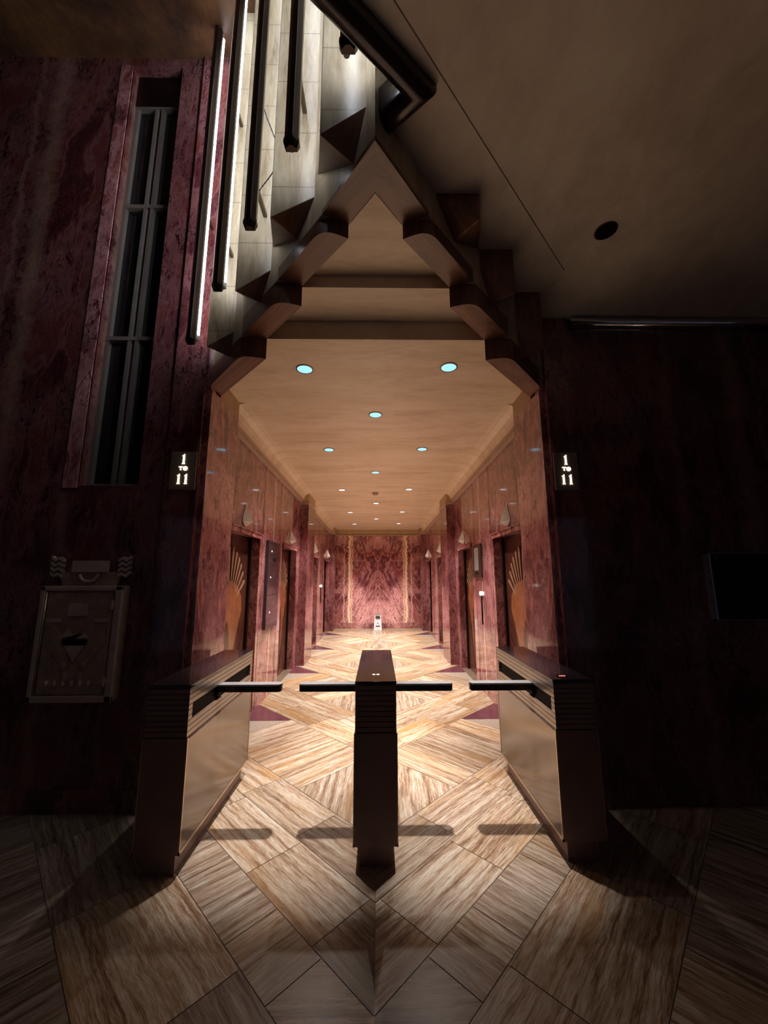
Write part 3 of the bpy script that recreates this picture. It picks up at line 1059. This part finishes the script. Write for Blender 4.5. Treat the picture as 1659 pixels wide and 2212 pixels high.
# ------------------------------------------------------------------ turnstiles
def turnstile(cx, y0, y1, hw, label, arms, led):
    """arms: list of (sign, length); body spans cx-hw..cx+hw"""
    root = empty('turnstile', (cx, (y0 + y1) / 2, 0), label, 'turnstile', 'turnstiles across the corridor mouth')
    a, b = y0 - root.location.y, y1 - root.location.y
    H, ZB = .98, .115
    pl = nb()
    box(pl, -hw + .03, hw - .03, a + .035, b - .05, 0, ZB)
    link('plinth', pl, 'turn_front', root)
    bm = nb()
    zs = [.957 - .0285 * i for i in range(10)]        # grooves
    # lower body
    box(bm, -hw, hw, a, b, ZB, zs[-1] - .004)
    link('body', bm, 'turn_front', root, bevel=.003)
    slot0, slot1 = .79, .872
    # dark core
    bm = nb()
    box(bm, -hw + .012, hw - .012, a + .006, b - .01, zs[-1] - .01, H - .02)
    link('core', bm, 'black', root)
    # slats, the inner side interrupted by the arm slot
    bm = nb()
    for i in range(len(zs) - 1):
        zt, zb = zs[i] - .002, zs[i + 1] + .002
        open_ = zb < slot1 and zt > slot0
        if not open_:
            box(bm, -hw, hw, a, b, zb, zt, 0)
            for f in bm.faces[-6:] if False else []:
                pass
        else:
            box(bm, -hw, hw, a, a + .045, zb, zt)
            box(bm, -hw, hw, b - .045, b, zb, zt)
            # closed side(s)
            sides = {sg for sg, _ in arms}
            for sg in (-1, 1):
                if sg not in sides:
                    x0, x1 = sorted((sg * hw, sg * (hw - .02)))
                    box(bm, x0, x1, a + .0455, b - .0455, zb, zt)
    bmesh.ops.recalc_face_normals(bm, faces=bm.faces)
    for f in bm.faces:
        n_ = f.normal
        f.material_index = 1 if abs(n_.x) > .8 else 0
    link('slats', bm, ['turn_front', 'slat'], root)
    # polished side panels
    bm = nb()
    for sg in (-1, 1):
        x0, x1 = sorted((sg * hw, sg * (hw + .004)))
        box(bm, x0, x1, a + .012, b - .012, ZB + .02, zs[-1] - .012)
    link('side_panel', bm, 'panel', root)
    bm = nb()
    for sg in (-1, 1):
        x0, x1 = sorted((sg * hw, sg * (hw + .006)))
        for (u0, u1, v0, v1) in ((a, a + .010, ZB, zs[-1] - .004), (b - .010, b, ZB, zs[-1] - .004), (a, b, ZB, ZB + .016)):
            box(bm, x0, x1, u0, u1, v0, v1)
    link('panel_edging', bm, 'bronze_edge', root)
    bm = nb()
    box(bm, -hw - .002, hw + .002, a - .002, b + .002, .957, H)
    link('top', bm, 'turn_top', root, bevel=.003)
    for sg, ln in arms:
        ya = 2.80 - root.location.y
        bm = nb()
        L0 = sg * (hw - .03)
        L1 = sg * (hw + ln)
        rr = .040
        pts = []
        x1 = L1 - sg * rr
        pts.append((L0, ya - rr))
        for k in range(9):
            t_ = -math.pi / 2 + math.pi * k / 8
            pts.append((x1 + sg * rr * .55 * math.cos(t_), ya + rr * math.sin(t_)))
        pts.append((L0, ya + rr))
        prism(bm, pts, .828, .870)
        ar = link('arm', bm, 'arm', root, bevel=.003)
        bm = nb()
        prism(bm, [(x_, ya + (y_ - ya) * .93) for x_, y_ in pts], .870, .876)
        link('arm_cap', bm, 'arm_top', ar)
        bm = nb()
        x0_, x1_ = sorted((sg * (hw - .05), sg * (hw + .006)))
        box(bm, x0_, x1_, ya - .045, ya + .045, .80, .872)
        link('arm_hub', bm, 'black', root)
    if led == 'red':
        bm = nb()
        cyl(bm, (-.03, a + .07, H), (-.03, a + .07, H + .002), .035, n=24)
        link('card_reader', bm, 'black', root)
        bm = nb()
        box(bm, -.05, -.012, a + .065, a + .073, H + .002, H + .004)
        link('indicator_light', bm, 'led_red', root)
    elif led == 'white':
        bm = nb()
        box(bm, -.022, -.004, a + .16, a + .17, H, H + .002)
        box(bm, .004, .022, a + .16, a + .17, H, H + .002)
        link('indicator_light', bm, 'led_white', root)
    return root


turnstile(-1.18, 2.36, 3.47, .12, 'polished brown turnstile on the left, its arm pointing right', [(1, .44)], None)
turnstile(0.0, 2.41, 3.42, .12, 'dark brown middle turnstile with an arm on each side', [(-1, .42), (1, .42)], 'white')
turnstile(1.18, 2.43, 3.55, .12, 'polished brown turnstile on the right, its arm pointing left', [(-1, .44)], 'red')

# ------------------------------------------------------------------ "1 TO 11" signs
def numeral_one(bm, x, z, h, y):
    w_ = h * .16
    pts = [(x - w_ * .9, z), (x + w_ * .95, z), (x + w_ * .95, z + h * .05), (x + w_ * .62, z + h * .08), (x + w_ * .55, z + h), (x + w_ * .35, z + h),
           (x - w_ * .2, z + h * .90), (x - w_ * .95, z + h * .84), (x - w_ * .95, z + h * .80), (x - w_ * .45, z + h * .80), (x - w_ * .5, z + h * .08), (x - w_ * .9, z + h * .05)]
    extr(bm, [(p, y, q) for p, q in pts], (0, .006, 0))


def sign(x0, x1, label):
    xc, zc_ = (x0 + x1) / 2, 2.26
    root = empty('floor_number_sign', (xc, YW - .03, zc_), label, 'sign', 'floor number signs beside the portal')
    hw = (x1 - x0) / 2
    bm = nb()
    box(bm, -hw, hw, -.010, .004, 0, .305)
    link('plate', bm, 'plaque', root, bevel=.002)
    bm = nb()
    y = -.014
    numeral_one(bm, .0, .205, .08, y)
    numeral_one(bm, -.028, .045, .08, y)
    numeral_one(bm, .028, .045, .08, y)
    extr(bm, [(p, y, q) for p, q in ((-.032, .185), (-.002, .185), (-.002, .176), (-.006, .181), (-.0135, .181), (-.0135, .160), (-.010, .156), (-.024, .156), (-.0205, .160), (-.0205, .181), (-.028, .181), (-.032, .176))], (0, .006, 0))
    cyl(bm, (.018, y, .169), (.018, y + .006, .169), .0175, n=24)
    link('numerals', bm, 'letter', root)
    for sx in (-1, 1):
        for z in (.014, .291):
            bm = nb()
            cyl(bm, (sx * (hw - .014), -.013, z), (sx * (hw - .014), -.009, z), .004, n=10)
            link('screw', bm, 'bronze_edge', root)


sign(-1.61, -1.41, 'lit bronze 1 TO 11 sign on the left portal pilaster')
sign(1.41, 1.60, 'lit bronze 1 TO 11 sign on the right portal pilaster')

# ------------------------------------------------------------------ tall slot window
x0, x1, z0, z1 = WIN
bm = nb()
box(bm, x0, x1, YW + .13, YW + .145, z0, z1 - .35)
win = struct('window_1', bm, 'glass_dark')
bm = nb()
xm = (x0 + x1) / 2
for xa in (x0, xm - .045, xm + .015, x1 - .03):
    box(bm, xa, xa + .03, YW + .09, YW + .13, z0, z1 - .35)
for z in (z0, 3.61, 4.95, z1 - .37):
    box(bm, x0, x1, YW + .085, YW + .13, z, z + .035)
link('window_frame', bm, 'mull', win)
bm = nb()
box(bm, x0, x1, YW + .08, YW + .15, z1 - .35, z1)
link('window_header', bm, 'bronze', win)
bm = nb()
box(bm, x0 - .11, x0, YW - .012, YW + .01, z0 - .02, z1)
struct('trim_window_architrave', bm, 'marble_jamb')

# ------------------------------------------------------------------ lobby mailbox
mx0, mx1, mz0, mz1 = -2.425, -1.84, .735, 1.53
root = empty('bronze_mailbox', ((mx0 + mx1) / 2, YW - .005, mz0), 'ornate bronze lobby mailbox with crest on the dark left wall', 'mailbox')
W_, H_ = (mx1 - mx0) / 2, mz1 - mz0
bm = nb()
box(bm, -W_, W_, -.07, .004, 0, H_)
link('case', bm, 'mail', root, bevel=.006)
bm = nb()
for (u0, u1, v0, v1) in ((-W_, -W_ + .035, 0, H_), (W_ - .05, W_, 0, H_), (-W_, W_, 0, .045), (-W_, W_, H_ - .035, H_)):
    box(bm, u0, u1, -.09, -.068, v0, v1)
link('frame', bm, 'mail_lt', root, bevel=.006)
bm = nb()
cyl(bm, (-W_ + .045, -.085, .06), (-W_ + .045, -.085, H_ - .04), .006, n=10)
link('bright_edge_bead', bm, 'bronze_edge', root, smooth=True)
bm = nb()
box(bm, -W_ + .055, W_ - .065, -.082, -.07, .055, H_ - .045)
dr = link('door', bm, 'mail', root, bevel=.004)
# relief on the door
bm = nb()
box(bm, -.075, .055, -.092, -.08, .585, .672)
link('notice_plate', bm, 'mail_lt', dr)
bm = nb()
box(bm, -.09, .08, -.092, -.08, .385, .42)
link('letter_slot', bm, 'black', dr)
bm = nb()
extr(bm, [(-.075, -.090, .38), (.065, -.090, .38), (.0, -.090, .27)], (0, .01, 0))
link('triangle_plate', bm, 'mail_lt', dr)
bm = nb()
extr(bm, [(-.10, -.090, .43), (-.06, -.090, .50), (-.04, -.090, .46), (-.005, -.090, .425), (.05, -.090, .465), (.08, -.090, .43)], (0, .012, 0))
link('wing_relief', bm, 'mail_lt', dr)
bm = nb()
for sg in (-1, 1):
    extr(bm, [(sg * .10, -.088, .44), (sg * .20, -.088, .56), (sg * .215, -.088, .40), (sg * .06, -.088, .22), (sg * .02, -.088, .26)], (0, .01, 0))
    ell(bm, (sg * .07, -.085, .245), .028, .012, .035)
    ell(bm, (sg * .05, -.085, .17), .025, .010, .045)
link('eagle_relief', bm, 'mail', dr)
for i in range(6):
    bm = nb()
    ell(bm, (-.165 + i * .058, -.087, .125), .014, .012, .022)
    link('bead', bm, 'mail_lt', dr, smooth=True)
for sg in (-1, 1):
    bm = nb()
    box(bm, sg * .17 - .05, sg * .17 + .05, -.09, -.08, .54, .565)
    link('shoulder_bar', bm, 'mail_lt', dr)
for z in (.14, .66):
    bm = nb()
    cyl(bm, (W_ - .055, -.098, z - .03), (W_ - .055, -.098, z + .03), .008, n=10)
    box(bm, W_ - .075, W_ - .03, -.098, -.085, z - .012, z + .012)
    link('hinge', bm, 'mail_lt', root)
# crest
bm = nb()
extr(bm, [(-.20, -.02, H_), (.20, -.02, H_), (.235, -.02, H_ + .10), (-.235, -.02, H_ + .10)], (0, .022, 0))
cr = link('crest', bm, 'mail', root, bevel=.004)
bm = nb()
box(bm, -.13, .13, -.04, -.015, H_ + .10, H_ + .185)
link('crest_plate', bm, 'mail_lt', cr)
bm = nb()
pts = []
for i in range(13):
    t_ = math.pi + math.pi * i / 12
    pts.append((.065 * math.cos(t_), -.035, H_ + .085 + .055 * math.sin(t_)))
sweep(bm, pts, .011, 8)
link('crescent', bm, 'mail_lt', cr)
for sg in (-1, 1):
    bm = nb()
    for j in range(4):
        zb = H_ + .06 + j * .038
        extr(bm, [(sg * .205, -.035, zb), (sg * .235, -.035, zb + .02), (sg * .262, -.035, zb + .002), (sg * .292, -.035, zb + .026), (sg * .292, -.035, zb + .048),
                  (sg * .262, -.035, zb + .024), (sg * .235, -.035, zb + .042), (sg * .205, -.035, zb + .022)], (0, .03, 0))
    link('chevron_wing', bm, 'mail_lt', cr)

# ------------------------------------------------------------------ dark plaque on the right wall
root = empty('wall_plaque', (3.2, YW, 1.27), 'black glossy plaque with thin chrome edge on the dark right wall', 'plaque')
bm = nb()
box(bm, -.63, .63, -.025, .003, .0, .49)
link('board', bm, 'glass_dark', root)
bm = nb()
for (u0, u1, v0, v1) in ((-.645, -.63, -.012, .502), (.63, .645, -.012, .502), (-.645, .645, -.012, .002), (-.645, .645, .488, .502)):
    box(bm, u0, u1, -.032, .003, v0, v1)
link('chrome_edge', bm, 'chrome', root, bevel=.003)
bm = nb()
cyl(bm, (-.59, -.03, .455), (-.59, -.024, .455), .008, n=12)
link('screw', bm, 'steel', root)
